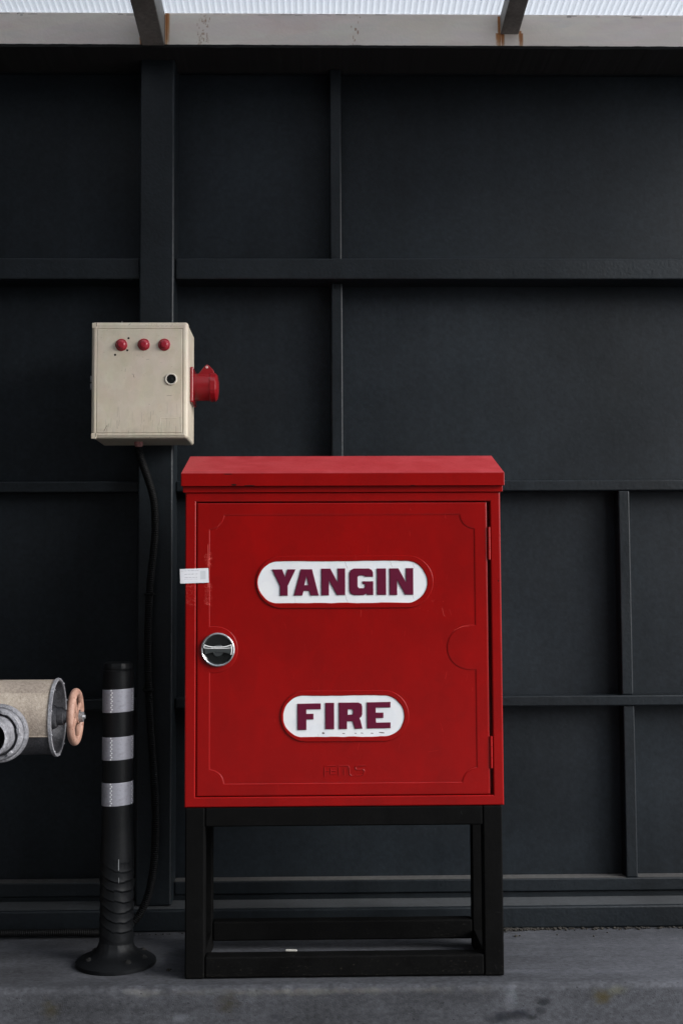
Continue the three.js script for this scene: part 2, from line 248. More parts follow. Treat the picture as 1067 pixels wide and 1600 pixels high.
const concMap = canvasTex(2048, 1024, (g, X, Y, k) => { // kerb: u along, v = arc length from the wall over the edge and down
  const W = 2048, H = 1024, im = g.createImageData(W, H);
  for (let j = 0; j < H; j++) for (let i = 0; i < W; i++) {
    const u = i / W, v = j / H, a = (fbm(u * 10, v * 5, 999, 101, 6) - .5) * 84, b = (fbm(u * 300, v * 150, 999, 111, 2) - .5) * 36, c = (hash(i, j, 7) - .5) * 20, s = fbm(u * 3, v * 40, 999, 131, 3) - .5;
    const t = 126 + a + b + c + s * 20; im.data.set([t * 1.0, t * 1.0, t * 1.03, 255], (j * W + i) * 4);
  }
  g.putImageData(im, 0, 0);
  const blot = (x, d, rx, ry, col, n, a) => { for (let i = 0; i < n; i++) { const t = rr(0, 6.3), q = Math.sqrt(rnd()) * rr(.3, 1); g.fillStyle = `rgba(${col},${a * rr(.3, 1)})`; g.beginPath(); g.ellipse(X(x + rx * q * Math.cos(t)), Y(-d + ry * q * Math.sin(t)), rr(2, 16), rr(2, 12), rr(0, 3), 0, 7); g.fill(); } };
  blot(-.565, .575, .02, .03, '104,90,56', 60, .07); blot(-.19, .572, .03, .035, '88,78,58', 70, .09); blot(.60, .565, .022, .018, '120,104,62', 70, .09); blot(.63, .553, .03, .01, '170,164,140', 60, .06);
  blot(.405, .565, .02, .035, '182,184,190', 70, .13); blot(.415, .60, .045, .010, '60,62,70', 90, .09); blot(.38, .607, .04, .007, '58,60,68', 60, .09); blot(.475, .575, .012, .006, '60,62,66', 14, .14); blot(.468, .59, .006, .004, '60,62,66', 8, .14); blot(.45, .606, .012, .004, '60,62,66', 12, .14);
  blot(.45, .46, .1, .02, '176,176,186', 90, .09); blot(.62, .47, .14, .01, '176,176,186', 90, .09); blot(-.29, .60, .03, .006, '170,172,176', 30, .16); blot(-.38, .545, .06, .004, '176,172,164', 40, .12);
  blot(-.02, .548, .5, .003, '170,164,152', 260, .11); blot(.42, .15, .08, .02, '40,36,28', 120, .2);
  for (let i = 0; i < 5200; i++) { g.fillStyle = rnd() < .6 ? `rgba(40,40,42,${rr(.1, .5)})` : `rgba(200,200,204,${rr(.08, .35)})`; g.beginPath(); g.arc(rr(0, 2048), rr(0, 1024), rr(.6, 2), 0, 7); g.fill(); }
  for (let i = 0; i < 40; i++) { let x = rr(0, 2048), y = rr(300, 1000); g.strokeStyle = `rgba(${rnd() < .5 ? '186,186,190' : '70,70,74'},${rr(.1, .35)})`; g.lineWidth = rr(.8, 2.4); g.beginPath(); g.moveTo(x, y); for (let q = 0; q < 6; q++) g.lineTo(x += rr(4, 26), y += rr(-5, 5)); g.stroke(); }
  for (let i = 0; i < 60; i++) blot(rr(-1.2, 1.2), rr(.15, .7), rr(.01, .06), rr(.005, .03), rnd() < .5 ? '78,78,82' : '150,150,154', 14, .07);
}, [-1.25, -.75, 2.5, .75]);
const mConc = phys({ specularIntensity: .4, map: concMap, color: lin(.245, .254, .270), roughness: .85, bumpMap: rough2, bumpScale: .0008 });
const mGround = std({ color: lin(.12, .12, .12), map: wallMap, roughness: .9 });

// ---------------------------------------------------------------- the setting
{ // lower ground, one sheet to the horizon
  const g = new THREE.PlaneGeometry(300, 300, 4, 4); g.rotateX(-Math.PI / 2); g.translate(0, -.17, 0);
  obj('ground', g, mGround, scene, { kind: 'structure' });
}
{ // raised concrete kerb the things stand on: a swept, slightly uneven profile
  const x0 = -1.75, x1 = 3.2, nx = 620, prof = [];
  for (let i = 0; i <= 30; i++) prof.push([.0 + .527 * i / 30, 0, 'top']);
  for (let i = 1; i <= 6; i++) { const t = i / 6 * Math.PI / 2; prof.push([.527 + .016 * Math.sin(t), -.016 * (1 - Math.cos(t)), 'edge']); }
  for (let i = 1; i <= 10; i++) prof.push([.543 + .006 * i / 10, -.016 - .18 * i / 10, 'face']);
  const pos = [], uv = [], idx = [], arc = [0];
  for (let j = 1; j < prof.length; j++) arc.push(arc[j - 1] + Math.hypot(prof[j][0] - prof[j - 1][0], prof[j][1] - prof[j - 1][1]));
  for (let i = 0; i <= nx; i++) for (let j = 0; j < prof.length; j++) {
    const x = x0 + (x1 - x0) * i / nx, [z, y, k] = prof[j], n = fbm(x * 9 + 40, arc[j] * 9, 9999, 201, 4) - .5, e = k === 'edge' ? Math.max(0, fbm(x * 26 + 80, 1.5, 9999, 211, 4) - .5) * .012 : 0;
    pos.push(x, y + (k === 'top' ? n * .002 * Math.min(1, j / 6) : 0) - e, z + (k === 'face' ? n * .003 : 0) - e); uv.push(x, -arc[j]);
  }
  const m = prof.length;
  for (let i = 0; i < nx; i++) for (let j = 0; j < m - 1; j++) { const a = i * m + j, b = a + m; idx.push(a, a + 1, b, b, a + 1, b + 1); }
  const g = new THREE.BufferGeometry(); g.setAttribute('position', new THREE.Float32BufferAttribute(pos, 3)); g.setAttribute('uv', new THREE.Float32BufferAttribute(uv, 2)); g.setIndex(idx); g.computeVertexNormals();
  obj('kerb', g, mConc, scene, { keepUV: true, kind: 'structure' });
}
// dark panelled wall
const XL = -1.75, XR = 1.9, XC = 1.56; // the canopy ends just outside the frame
{
  const w = thing('metal_wall', 'dark blue-grey sheet metal wall divided by rails and posts behind the red cabinet', 'wall', [0, 0, 0]);
  let q = 0;
  const panel = (x0, x1, y0, y1) => { // thin sheet, slightly buckled
    const g = new THREE.BoxGeometry(x1 - x0 - .002, y1 - y0 - .002, .006, 24, 24, 1); g.translate((x0 + x1) / 2, (y0 + y1) / 2, -.003);
    const p = g.attributes.position; q += 7.3;
    for (let i = 0; i < p.count; i++) { const X = p.getX(i), Y = p.getY(i); p.setZ(i, p.getZ(i) + .0065 * (fbm(X * 3.2 + q, Y * 3.2 + q, 9999, 301, 2) - .5) - .002); }
    g.computeVertexNormals(); obj('panel', g, mWall, w);
  };
  panel(XL, -.41, 1.66, 2.3); panel(-.41, .052, 1.66, 2.3); panel(.052, 1.45, 1.66, 2.3); panel(1.45, XR, 1.66, 2.3);
  panel(XL, -.41, 1.1, 1.66); panel(-.41, .052, 1.1, 1.66); panel(.052, 1.45, 1.1, 1.66); panel(1.45, XR, 1.1, 1.66);
  panel(XL, -.41, .55, 1.1); panel(-.41, .794, .55, 1.1); panel(.794, XR, .55, 1.1);
  panel(XL, -.41, .03, .55); panel(-.41, .794, .03, .55); panel(.794, XR, .03, .55);
  const CL = -.4535, CR = -.3625, rail = (y0, y1, z, a = XL, b = XR) => obj('rail', box(a, b, y0, y1, 0, z, .0042, 3), mRail, w);
  rail(2.206, 2.259, .04, XL, CL); rail(2.206, 2.259, .04, CR);
  rail(1.634, 1.689, .08, XL, CL); rail(1.634, 1.689, .08, CR);
  rail(1.0875, 1.1155, .045, XL, CL); rail(1.0875, 1.1155, .045, CR);
  rail(.532, .5605, .05, XL, CL); rail(.535, .562, .05, CR);
  rail(.0665, .102, .045, XL, CL); rail(.0695, .102, .045, CR);
  { const dusty = std({ color: lin(.085, .083, .08), map: wallMap, roughness: 1 }); for (const [a, b] of [[XL, CL], [CR, .779], [.812, XR]]) obj('dust_line', box(a, b, .1018, .1030, .004, .0425, 0), dusty, w, { label: 'grey dust lying on the bottom rail' }); obj('dust_line', box(XL, XR, .0540, .0549, .039, .121, 0), std({ color: lin(.05, .056, .062), map: wallMap, roughness: 1 }), w, { label: 'thin dust on the sill' }); }
  obj('sill', [box(XL, XR, .001, .0545, .002, .13, .006, 3), box(XL, XR, .0545, .067, .002, .036, 0)], mRail, w);
  const post = (x0, x1, y0, y1) => obj('post', box(x0, x1, y0, y1, 0, .044, .0042, 3), mRail, w);
  post(.0365, .0665, 1.689, 2.206); post(.038, .068, 1.1155, 1.634); post(.7785, .8085, .562, 1.0875); post(.7805, .8105, .102, .535); post(1.44, 1.47, 1.1155, 1.634); post(1.44, 1.47, 1.689, 2.206);
}
{
  const c = thing('steel_column', 'dark steel column running up behind the cream box to the canopy', 'column', [-.408, .056, .05]);
  obj('shaft', box(-.4525, -.3635, .056, 2.209, .001, .10, .006, 3), mRail, c);
}
{ // canopy: wall beam, rafters, translucent ribbed sheets
  const c = thing('canopy', 'pale steel canopy with translucent ribbed roof sheets above the dark wall', 'canopy', [0, 2.21, .17]);
  obj('beam', box(XL, XC, 2.211, 2.296, .012, .17, .003), mBeam, c);
  const jag = []; for (let i = 0; i <= 900; i++) { const x = XL + (XC - XL) * i / 900; jag.push([x, 2.2055 - .006 * Math.max(0, fbm(x * 30 + 90, 2.2, 9999, 401, 4) - .42)]); }
  obj('sealant', extr(poly([...jag.map(([x, y]) => [x, 2.2118 + .0028 * Math.max(0, fbm(x * 55 + 30, 7.7, 9999, 411, 4) - .4)]).reverse(), ...jag]), .02, .1522, 0), mGap, c, { label: 'ragged black strip under the pale beam' });
  const S = .10, rafter = (x0, x1, yb, mat = mRafter) => { // slopes up away from the wall
    const s = poly([[.171, yb], [2.6, yb + S * 2.43], [2.6, 2.292 + S * 2.43], [.171, 2.292]]);
    const g = new THREE.ExtrudeGeometry(s, { depth: x1 - x0 - .006, bevelEnabled: true, bevelThickness: .003, bevelSize: .003, bevelOffset: -.003, bevelSegments: 2 });
    g.rotateY(-Math.PI / 2); g.translate(x1 - .003, 0, 0); return obj('rafter', g, mat, c);
  };
  rafter(-.4385, -.3805, 2.2095); rafter(.4695, .5165, 2.243); rafter(1.42, 1.47, 2.243); rafter(-1.37, -1.32, 2.2095);
  obj('weld', box(-.4405, -.4380, 2.2125, 2.226, .169, .1728, .001), mRust, c, { label: 'rusty weld at the rafter foot' }); obj('weld', box(-.3806, -.3796, 2.2125, 2.29, .169, .1722, .0004), mRust, c, { label: 'rusty weld at the rafter foot' });
  const sheet = (x0, x1) => {
    const n = Math.round((x1 - x0) / .016) * 10, m = 10, pos = [], idx = [];
    for (let i = 0; i <= n; i++) for (let j = 0; j <= m; j++) { const x = x0 + (x1 - x0) * i / n, z = .10 + 2.6 * (j / m), w = Math.sin(x / .016 * 2 * Math.PI); pos.push(x, 2.3025 + S * (z - .17) + .0026 * Math.sign(w) * Math.sqrt(Math.abs(w)), z); }
    for (let i = 0; i < n; i++) for (let j = 0; j < m; j++) { const a = i * (m + 1) + j, b = a + m + 1; idx.push(a, a + 1, b, b, a + 1, b + 1); }
    const g = new THREE.BufferGeometry(); g.setAttribute('position', new THREE.Float32BufferAttribute(pos, 3)); g.setIndex(idx); g.computeVertexNormals();
    g.setAttribute('uv', new THREE.Float32BufferAttribute(new Float32Array(pos.length / 3 * 2), 2));
    obj('roof_sheet', g, mSheet, c);
  };
  sheet(XL, -.411); sheet(-.409, .492); sheet(.494, 1.444); sheet(1.446, XC);
  obj('front_beam', box(XL, XC, 2.46, 2.53, 2.60, 2.66, .004), mRafter, c);
}
{ // places outside the frame that shade the yard
  const b = thing('side_wall', 'plain dark side wall closing the yard on the left, outside the picture', 'wall', [-1.9, -.17, 2]);
  obj('wall_face', box(-1.95, -1.76, -.17, 4.6, 0, 8, .004), std({ color: lin(.03, .03, .031), map: wallMap, roughness: .8 }), b);
  const o = thing('opposite_building', 'grey building across the yard behind the viewer', 'building', [-2, -.17, 11]);
  obj('wall', box(-16, 6, -.17, 9, 11, 19, 0), std({ color: lin(.06, .058, .055), map: wallMap, roughness: .85 }), o);
  for (let i = 0; i < 5; i++) obj('window', box(-13 + i * 3.4, -11.6 + i * 3.4, 1, 3, 10.9, 10.995, .01), mBlackGloss, o);
}

// ---------------------------------------------------------------- fire cabinet
{
  const c = thing('fire_cabinet', 'red metal fire cabinet with YANGIN and FIRE plates on a black stand', 'cabinet', [.058, .365, .39]);
  const ZF = .494;
  const frame = rect(-.2895, .4045, .3642, 1.049); frame.holes.push(rect(-.2655, .3815, .3862, 1.0278, THREE.Path));
  obj('body', [extr(frame, ZF - .03, .03, .0034, 4), box(-.2895, .4045, .3642, 1.049, .300, .470, .004, 2)], mRed, c);
  // door: sheet with a raised border round a sunken field
  const hole = new THREE.Path();
  const cc = (x, y, r, a0, a1, cw) => hole.absarc(x, y, r, a0, a1, cw);
  hole.moveTo(-.2037, .4140); hole.lineTo(.3140, .4140);
  hole.quadraticCurveTo(.3180, .4420, .3462, .4455); hole.lineTo(.3462, .6575);
  hole.bezierCurveTo(.263, .650, .263, .762, .3462, .7550); hole.lineTo(.3462, .9670);
  hole.quadraticCurveTo(.3180, .9700, .3140, .9985); hole.lineTo(-.2037, .9985);
  hole.quadraticCurveTo(-.2075, .9700, -.2360, .9670); hole.lineTo(-.2355, .7545);
  hole.bezierCurveTo(-.154, .764, -.154, .645, -.2350, .6545); hole.lineTo(-.2350, .4450);
  hole.quadraticCurveTo(-.2075, .4420, -.2037, .4140);
  const border = rect(-.2628, .3738, .3886, 1.0248); border.holes.push(hole);
  const door = obj('door', [(() => { const g = new THREE.ExtrudeGeometry(border, { depth: .0004, bevelEnabled: true, bevelThickness: .0013, bevelSize: .0042, bevelOffset: -.0036, bevelSegments: 4, curveSegments: 24 }); g.translate(0, 0, ZF - .0029); return g; })(), box(-.2628, .3738, .3886, 1.0248, ZF - .020, ZF - .0026, .001)], mRed, c);
  { // raised maker's mark, thin strokes: F and E under one bar, M running into S
    const zt = ZF - .0026, st = (pts) => { const v = pts.map(p => V(p[0], p[1], zt)); const path = new THREE.CurvePath(); for (let i = 1; i < v.length; i++) path.add(new THREE.LineCurve3(v[i - 1], v[i])); const g = new THREE.TubeGeometry(path, v.length * 6, .0014, 6); return g; };
    obj('logo', [st([[.0145, .4285], [.0145, .4490], [.0175, .4515], [.0395, .4515]]), st([[.0165, .4405], [.0235, .4405]]), st([[.028, .4330], [.0385, .4330]]), st([[.0280, .4405], [.0385, .4405]]), st([[.0275, .4330], [.0275, .4465]]),
      st([[.0455, .4300], [.0455, .4515], [.0640, .4515], [.0675, .4490], [.0690, .4330], [.0720, .4300], [.0785, .4300]]), st([[.0570, .4300], [.0570, .4450]]),
      st([[.1065, .4515], [.0830, .4515], [.0810, .4470], [.0830, .4430], [.0985, .4430], [.1010, .4400], [.0990, .4310], [.0830, .4300]])], mRed, door);
  }
  // sloping hood
  const hood = poly([[.500, 1.0622], [.508, 1.0622], [.508, 1.0892], [.318, 1.1470], [.298, 1.1470], [.298, 1.0622]]);
  const hg = new THREE.ExtrudeGeometry(hood, { depth: .7072, bevelEnabled: true, bevelThickness: .0016, bevelSize: .0016, bevelOffset: -.0016, bevelSegments: 2 }); hg.rotateY(-Math.PI / 2); hg.translate(.4110, 0, 0);
  obj('hood', [hg, box(-.2945, .4098, 1.0485, 1.0625, .302, .4985, .0015)], mRed, c);
  { const a = V(0, 1.0895, .5076), b = V(0, 1.1478, .3165), g = new THREE.BoxGeometry(.709, .0012, a.distanceTo(b)); g.rotateX(Math.atan2(b.y - a.y, a.z - b.z)); g.translate(.0574, (a.y + b.y) / 2 + .0004, (a.z + b.z) / 2); obj('hood_top', g, mRedDusty, c, { label: 'faded dusty top of the red hood' }); }
  // hinges in the wide right-hand gap
  for (const [x, y0, y1] of [[.3785, .8985, .9710], [.3775, .4435, .5135]]) { const n = 3, gs = []; for (let i = 0; i < n; i++) { const h = (y1 - y0) / n; gs.push(cyl([x, y0 + i * h + .0004, ZF - .0015], 'y', .0036, .0036, h - .0008, 16)); } gs.push(box(x - .006, x, y0, y1, ZF - .006, ZF - .0035, .0005)); obj('hinge', gs, mRed, c); }
  // sign plates and letters
  const sign = (cx, cy, ohw, ohh, wx, whw, whh, letters, k, ox, oy, label) => {
    const ring = stadium(cx, cy, ohw, ohh); ring.holes.push(stadium(wx, cy - .0003, whw, whh, .05, THREE.Path));
    const r = obj('sign_ring', extr(ring, ZF - .0030, .0034, .0018, 3), mRed, c);
    const pl = obj('sign_plate', extr(stadium(wx, cy - .0003, whw + .002, whh + .002), ZF - .0028, .0014, 0), mWhitePaint, c, { label });
    for (const [outer, ...inner] of letters) { const T = p => [ox + p[0] * k, oy - p[1] * k]; const s = poly(outer.map(T)); inner.forEach(h => s.holes.push(poly(h.map(T), THREE.Path))); obj('letter', extr(s, ZF - .0016, .0024, .0010, 2), mMaroon, pl); }
  };
  const Nn = x => [[[x, 119], [x + 50, 119], [x + 91, 196], [x + 91, 118], [x + 132, 118], [x + 132, 266], [x + 86, 266], [x + 42, 184], [x + 42, 267], [x, 267]]];
  const Y = [[[125, 122], [182, 122], [197, 163], [211, 122], [256, 122], [212, 214], [212, 268], [169, 268], [169, 216]]];
  const A = [[[285, 122], [347, 122], [384, 268], [337, 268], [331, 242], [300, 242], [292, 268], [245, 268]], [[315, 160], [304, 210], [327, 210]]];
  const G = [[[578, 119], [662, 119], [678, 127], [685, 142], [685, 165], [641, 165], [634, 158], [606, 158], [599, 166], [599, 219], [607, 228], [634, 228], [640, 220], [640, 206], [627, 206], [627, 190], [686, 190], [686, 266], [652, 266], [646, 258], [632, 267], [580, 267], [562, 259], [553, 242], [553, 144], [561, 127]]];
  const I = (a, b, t, u) => [[[a, t], [b, t], [b, u], [a, u]]];
  const k1 = 300 / 1067 * .0014085, k2 = 230 / 1067 * .0014085;
  sign(.0603, .8512, .1950, .0578, .0556, .1857, .0458, [Y, A, Nn(398), G, I(706, 757, 119, 266), Nn(776)], k1, -.0992 - 125 * k1, .8795 + 121 * k1, 'white plate with raised maroon letters YANGIN');
  const F = [[[185, 138], [352, 136], [352, 178], [249, 179], [249, 210], [300, 210], [300, 250], [249, 251], [249, 325], [185, 325]]];
  const Rr = [[[482, 132], [622, 132], [643, 141], [650, 160], [650, 214], [644, 232], [630, 244], [638, 262], [651, 318], [597, 320], [580, 266], [540, 266], [540, 320], [482, 321]], [[542, 176], [578, 176], [588, 184], [588, 212], [578, 221], [542, 221]]];
  const E = [[[683, 131], [853, 129], [853, 169], [747, 170], [747, 205], [802, 205], [802, 243], [747, 244], [749, 276], [853, 275], [853, 316], [683, 318]]];
  sign(.0588, .5588, .1403, .0556, .0563, .1316, .0445, [F, I(385, 448, 133, 321), Rr, E], k2, -.0441 - 185 * k2, .5866 + 136 * k2, 'white plate with raised maroon letters FIRE');
  { // round turn lock
    const x = -.217, y = .7046, l = obj('lock_rim', lathe([[.0365, -.002], [.0372, .002], [.0365, .0058], [.0345, .0066], [.0328, .0052], [.0322, .0006]], 'z', [x, y, ZF - .0008]), mChrome, c);
    obj('lock_cup', lathe([[0, .0006], [.020, .0008], [.030, .0016], [.0330, .0042]], 'z', [x, y, ZF - .0004]), mBlackGloss, l);
    const bar = new THREE.Shape(); bar.moveTo(x - .029, y + .0105); bar.bezierCurveTo(x - .02, y + .006, x - .012, y + .0055, x, y + .0055); bar.bezierCurveTo(x + .012, y + .0055, x + .02, y + .006, x + .0285, y + .0105); bar.quadraticCurveTo(x + .032, y, x + .0285, y - .0115); bar.bezierCurveTo(x + .018, y - .0065, x + .01, y - .006, x, y - .006); bar.bezierCurveTo(x - .012, y - .006, x - .02, y - .0065, x - .028, y - .0105); bar.quadraticCurveTo(x - .0325, y, x - .029, y + .0105);
    obj('handle_bar', extr(bar, ZF + .0012, .006, .0018, 3), mLockFace, l);
    const edge = bar.getPoints(24).map(p => V(p.x, p.y, ZF + .0064)); edge.pop();
    const top = edge.filter(p => p.y > y + .004); 
    obj('bar_edge', [new THREE.TubeGeometry(new THREE.CatmullRomCurve3(top), 60, .0012, 6), new THREE.TubeGeometry(new THREE.CatmullRomCurve3([V(x + .0285, y + .0105, ZF + .0064), V(x + .0302, y, ZF + .0066), V(x + .0285, y - .0112, ZF + .0064)]), 20, .0012, 6)], std({ color: lin(.8, .8, .8), roughness: .4 }), l);
    const hub = new THREE.Shape(); hub.moveTo(x - .0095, y + .0055); hub.lineTo(x - .0045, y + .0102); hub.lineTo(x + .0065, y + .0102); hub.lineTo(x + .0115, y + .0055); hub.closePath();
    obj('hub', [extr(hub, ZF + .001, .0046, .0012), lathe([[.012, 0], [.0105, .002], [0, .002]], 'z', [x, y - .004, ZF + .0008], 24)], mLockFace, l);
  }
  { // paper seal across the door gap, its left end standing free
    const p = new THREE.PlaneGeometry(.0625, .0318, 16, 4); const a = p.attributes.position;
    for (let i = 0; i < a.count; i++) { const u = a.getX(i); a.setZ(i, u < -.02 ? (u + .02) * (u + .02) * -4 : 0); }
    p.computeVertexNormals(); p.rotateZ(.030); p.translate(-.2690, .8657, ZF + .0012);
    const back = p.clone(); back.translate(0, 0, -.0006); back.index.array.reverse?.(); 
    const m = std({ map: canvasTex(256, 128, (g, X, Y) => { g.fillStyle = '#dcdde2'; g.fillRect(0, 0, 256, 128); const row = (y, x0, x1, h, a) => { for (let x = x0; x < x1; x += rr(3, 9)) { g.fillStyle = `rgba(70,72,84,${a * rr(.5, 1)})`; g.fillRect(x, y + rr(-.6, .6), rr(2, 6), h); } }; row(16, 10, 176, 4, .6); row(46, 38, 156, 4, .7); row(76, 40, 156, 4, .65); row(92, 40, 150, 3, .6); g.fillStyle = 'rgba(190,196,200,.7)'; g.fillRect(180, 22, 50, 76); }, [0, 0, 1, 1]), roughness: .55 });
    obj('paper_seal', [p, back], m, c, { keepUV: true, label: 'white paper seal stuck across the door edge' });
  }
}
{ // black steel stand
  const s = thing('cabinet_stand', 'black square tube frame carrying the red cabinet on the kerb', 'stand', [.056, 0, .39]);
  const L = -.2875, R = .4000, w = .0425, T = .3636, zf = .494, zr = .294;
  for (const [a, b] of [[L, L + w], [R - w, R]]) { obj('leg', box(a, b, .001, T, zf - .04, zf, .004, 3), mBlackPaint, s); obj('leg', box(a, b, .001, T, zr - .035, zr, .004, 3), mBlackPaint, s); }
  obj('top_bar', box(L + w, R - w, .3222, T, zf - .04, zf - .0006, .004, 3), mBlackPaint, s); obj('top_bar', box(L + w, R - w, .3222, T, zr - .035, zr - .0006, .004, 3), mBlackPaint, s);
  obj('bottom_bar', box(L + w, R - w, .0015, .0470, zf - .04, zf - .0006, .005, 3), mBlackPaint, s); obj('bottom_bar', box(L + w, R - w, .0235, .0682, zr - .035, zr - .0006, .005, 3), mBlackPaint, s);
  for (const [a, b] of [[L + .001, L + w - .001], [R - w + .001, R - .001]]) { obj('side_bar', box(a, b, .0015, .045, zr, zf - .04, .003), mBlackPaint, s); obj('side_bar', box(a, b, .3222, T - .001, zr, zf - .04, .003), mBlackPaint, s); }
}
{ const g = new THREE.CapsuleGeometry(.0024, .021, 4, 10); g.rotateZ(Math.PI / 2 - .02); g.translate(-.0598, .0496, .4600); const o = obj('cigarette_butt', g, std({ color: lin(.34, .33, .30), roughness: .8 })); o.userData = { label: 'small white butt lying on the lower bar of the black stand', category: 'litter' }; }

// ---------------------------------------------------------------- cream control box
{
  const b = thing('control_box', 'cream electrical box with three red lamps mounted on the dark column', 'electrical box', [-.425, 1.199, .10]);
  const x0 = -.5415, x1 = -.3095, y0 = 1.1990, y1 = 1.4820;
  obj('housing', box(x0 + .0015, x1 - .0012, y0 + .0015, y1 - .0012, .1005, .236, .007, 4), mCream, b);
  const lidS = rect(x0, x1, y0, y1); 
  const lid = [box(x0, x1, y0, y1, .2365, .2600, .0075, 4)];
  const fr = rect(x0 + .0065, x1 - .0065, y0 + .0065, y1 - .0065); fr.holes.push(rect(-.5285, -.3225, 1.2115, 1.4655, THREE.Path)); lid.push(extr(fr, .2592, .0022, .0012, 2));
  obj('lid', lid, mCream, b);
  const d = obj('door_panel', box(-.5277, -.3233, 1.2123, 1.4647, .2590, .2616, .0010, 2), mCream, b);
  for (const [x, y, t] of [[-.5345, 1.4745, 1], [-.5345, 1.2065, -1]]) { const k = obj('corner_clip', box(x - .006, x + .0065, y - .0085, y + .005, .2590, .2624, .0025, 3), mCream, b); obj('slot', box(x + .0045, x + .0058, y - .004, y + .0052, .2612, .26275, .0003), mGap, k); }
  obj('raised_outline', [box(-.376, -.336, 1.2475, 1.2487, .2605, .2621, .0004), box(-.376, -.3748, 1.2325, 1.2475, .2605, .2621, .0004)], mCream, d);
  for (const [x, y] of [[-.4692, 1.4255], [-.4155, 1.4263], [-.3663, 1.4260]]) { const l = obj('indicator_lamp', lathe([[0, .0105], [.004, .0101], [.008, .0084], [.0108, .0054], [.0116, .002], [.0116, 0]], 'z', [x, y, .2630], 40), mLens, b); obj('bezel', lathe([[.0118, 0], [.0146, 0], [.0148, .0022], [.0135, .0036], [.0116, .0036]], 'z', [x, y, .2610], 40), mLens, l); }
  for (const [x, y] of [[-.4524, 1.4420], [-.4844, 1.4015], [-.4553, 1.4125]]) obj('drill_hole', cyl([x, y, .2608], 'z', .0026, .0026, .0011, 16), mGap, b);
  { const l = obj('lock', lathe([[.0112, 0], [.0143, 0], [.0146, .0025], [.0136, .0042], [.0118, .0042], [.0110, .003]], 'z', [-.3497, 1.3422, .2608], 40), std({ color: lin(.62, .58, .5), roughness: .45 }), b); obj('keyhole', [cyl([-.3497, 1.3422, .2605], 'z', .0115, .0115, .0016, 32), box(-.3525, -.3469, 1.3406, 1.3438, .2615, .2632, .0006)], mBlackGloss, l); }
  for (const y of [1.340, 1.3215]) obj('hinge', [cyl([-.5440, y, .236], 'y', .0046, .0046, .0145, 16), box(-.5475, -.540, y + .003, y + .0115, .231, .242, .0015)], mSteel, b);
  { // red plug socket on the right side, its flap hanging shut
    const sx = -.3106, sy = 1.3388, sz = .165;
    const so = obj('power_socket', [box(sx, sx + .0085, sy - .044, sy + .044, sz - .044, sz + .044, .004, 3), (() => { const g = cyl([sx + .005, sy, sz], 'x', .0338, .0345, .054, 48); return g; })()], mSocket, b, { label: 'red industrial plug socket on the side of the box' });
    obj('flap', [lathe([[0, .068], [.016, .0672], [.030, .0645], [.0352, .0600], [.0362, .0480], [.0348, .0468]], 'x', [sx, sy - .0005, sz], 48)], mSocket, so);
    const tab = poly([[-.2925, sy + .031], [-.2760, sy + .0515], [-.2715, sy + .0545], [-.2665, sy + .0520], [-.2560, sy + .041], [-.2490, sy + .024], [-.2490, sy + .015], [-.2925, sy + .015]]);
    obj('hinge_tab', extr(tab, sz + .004, .012, .0018, 3), mSocket, so);
    obj('rivet', lathe([[.0009, .0004], [.0016, .0012], [.0030, .0012], [.0034, 0]], 'z', [-.2712, sy + .0475, sz + .0158], 20), std({ color: lin(.7, .5, .48), roughness: .4 }), so);
  }
  obj('cable_gland', lathe([[.0105, 0], [.0112, -.006], [.0098, -.0085], [.0080, -.013], [.0062, -.0135]], 'y', [-.4385, 1.2005, .18], 24), mPink, b);
  obj('wire_end', tube([[-.4775, 1.4815, .22], [-.4755, 1.487, .221], [-.4745, 1.493, .222]], .0008, 12, 6), mSteel, b);
}
{ // black corrugated conduit
  const c = thing('cable_conduit', 'black corrugated conduit hanging from the cream box down to the kerb', 'conduit', [-.41, .02, .14]);
  const pts = [[-.4385, 1.1875, .18], [-.4350, 1.165, .176], [-.4190, 1.110, .150], [-.4070, 1.060, .136], [-.4035, .990, .131], [-.4075, .930, .129], [-.4140, .870, .128], [-.4190, .775, .127], [-.4200, .649, .127], [-.4135, .508, .128], [-.4050, .398, .130], [-.3980, .274, .136], [-.4005, .166, .148], [-.4150, .089, .158], [-.4480, .035, .165], [-.51, .0150, .168], [-.60, .0140, .170], [-.80, .0140, .172], [-1.2, .0140, .170], [-1.7, .0140, .17]];
  const cv = new THREE.CatmullRomCurve3(pts.map(p => V(...p))), len = cv.getLength(), N = Math.round(len / .0011), g = new THREE.TubeGeometry(cv, N, 1, 12, false), p = g.attributes.position, P = cv.getSpacedPoints(N);
  const frames = cv.computeFrenetFrames(N, false);
  for (let i = 0; i <= N; i++) for (let j = 0; j <= 12; j++) { const k = i * 13 + j, s = i / N * len, r = .0093 + .0010 * Math.sin(s / .0046 * 2 * Math.PI); const q = cv.getPointAt(i / N); p.setXYZ(k, q.x + (p.getX(k) - q.x) * r, q.y + (p.getY(k) - q.y) * r, q.z + (p.getZ(k) - q.z) * r); }
  g.computeVertexNormals(); obj('hose', g, mConduit, c);
  for (const [x, y] of [[-.4165, .826], [-.4185, .588]]) obj('clip', [box(x - .0115, x + .0115, y - .003, y + .003, .101, .1390, .003, 2), box(x - .019, x - .010, y - .003, y + .003, .1005, .1035, .001)], mConduit, c);
}

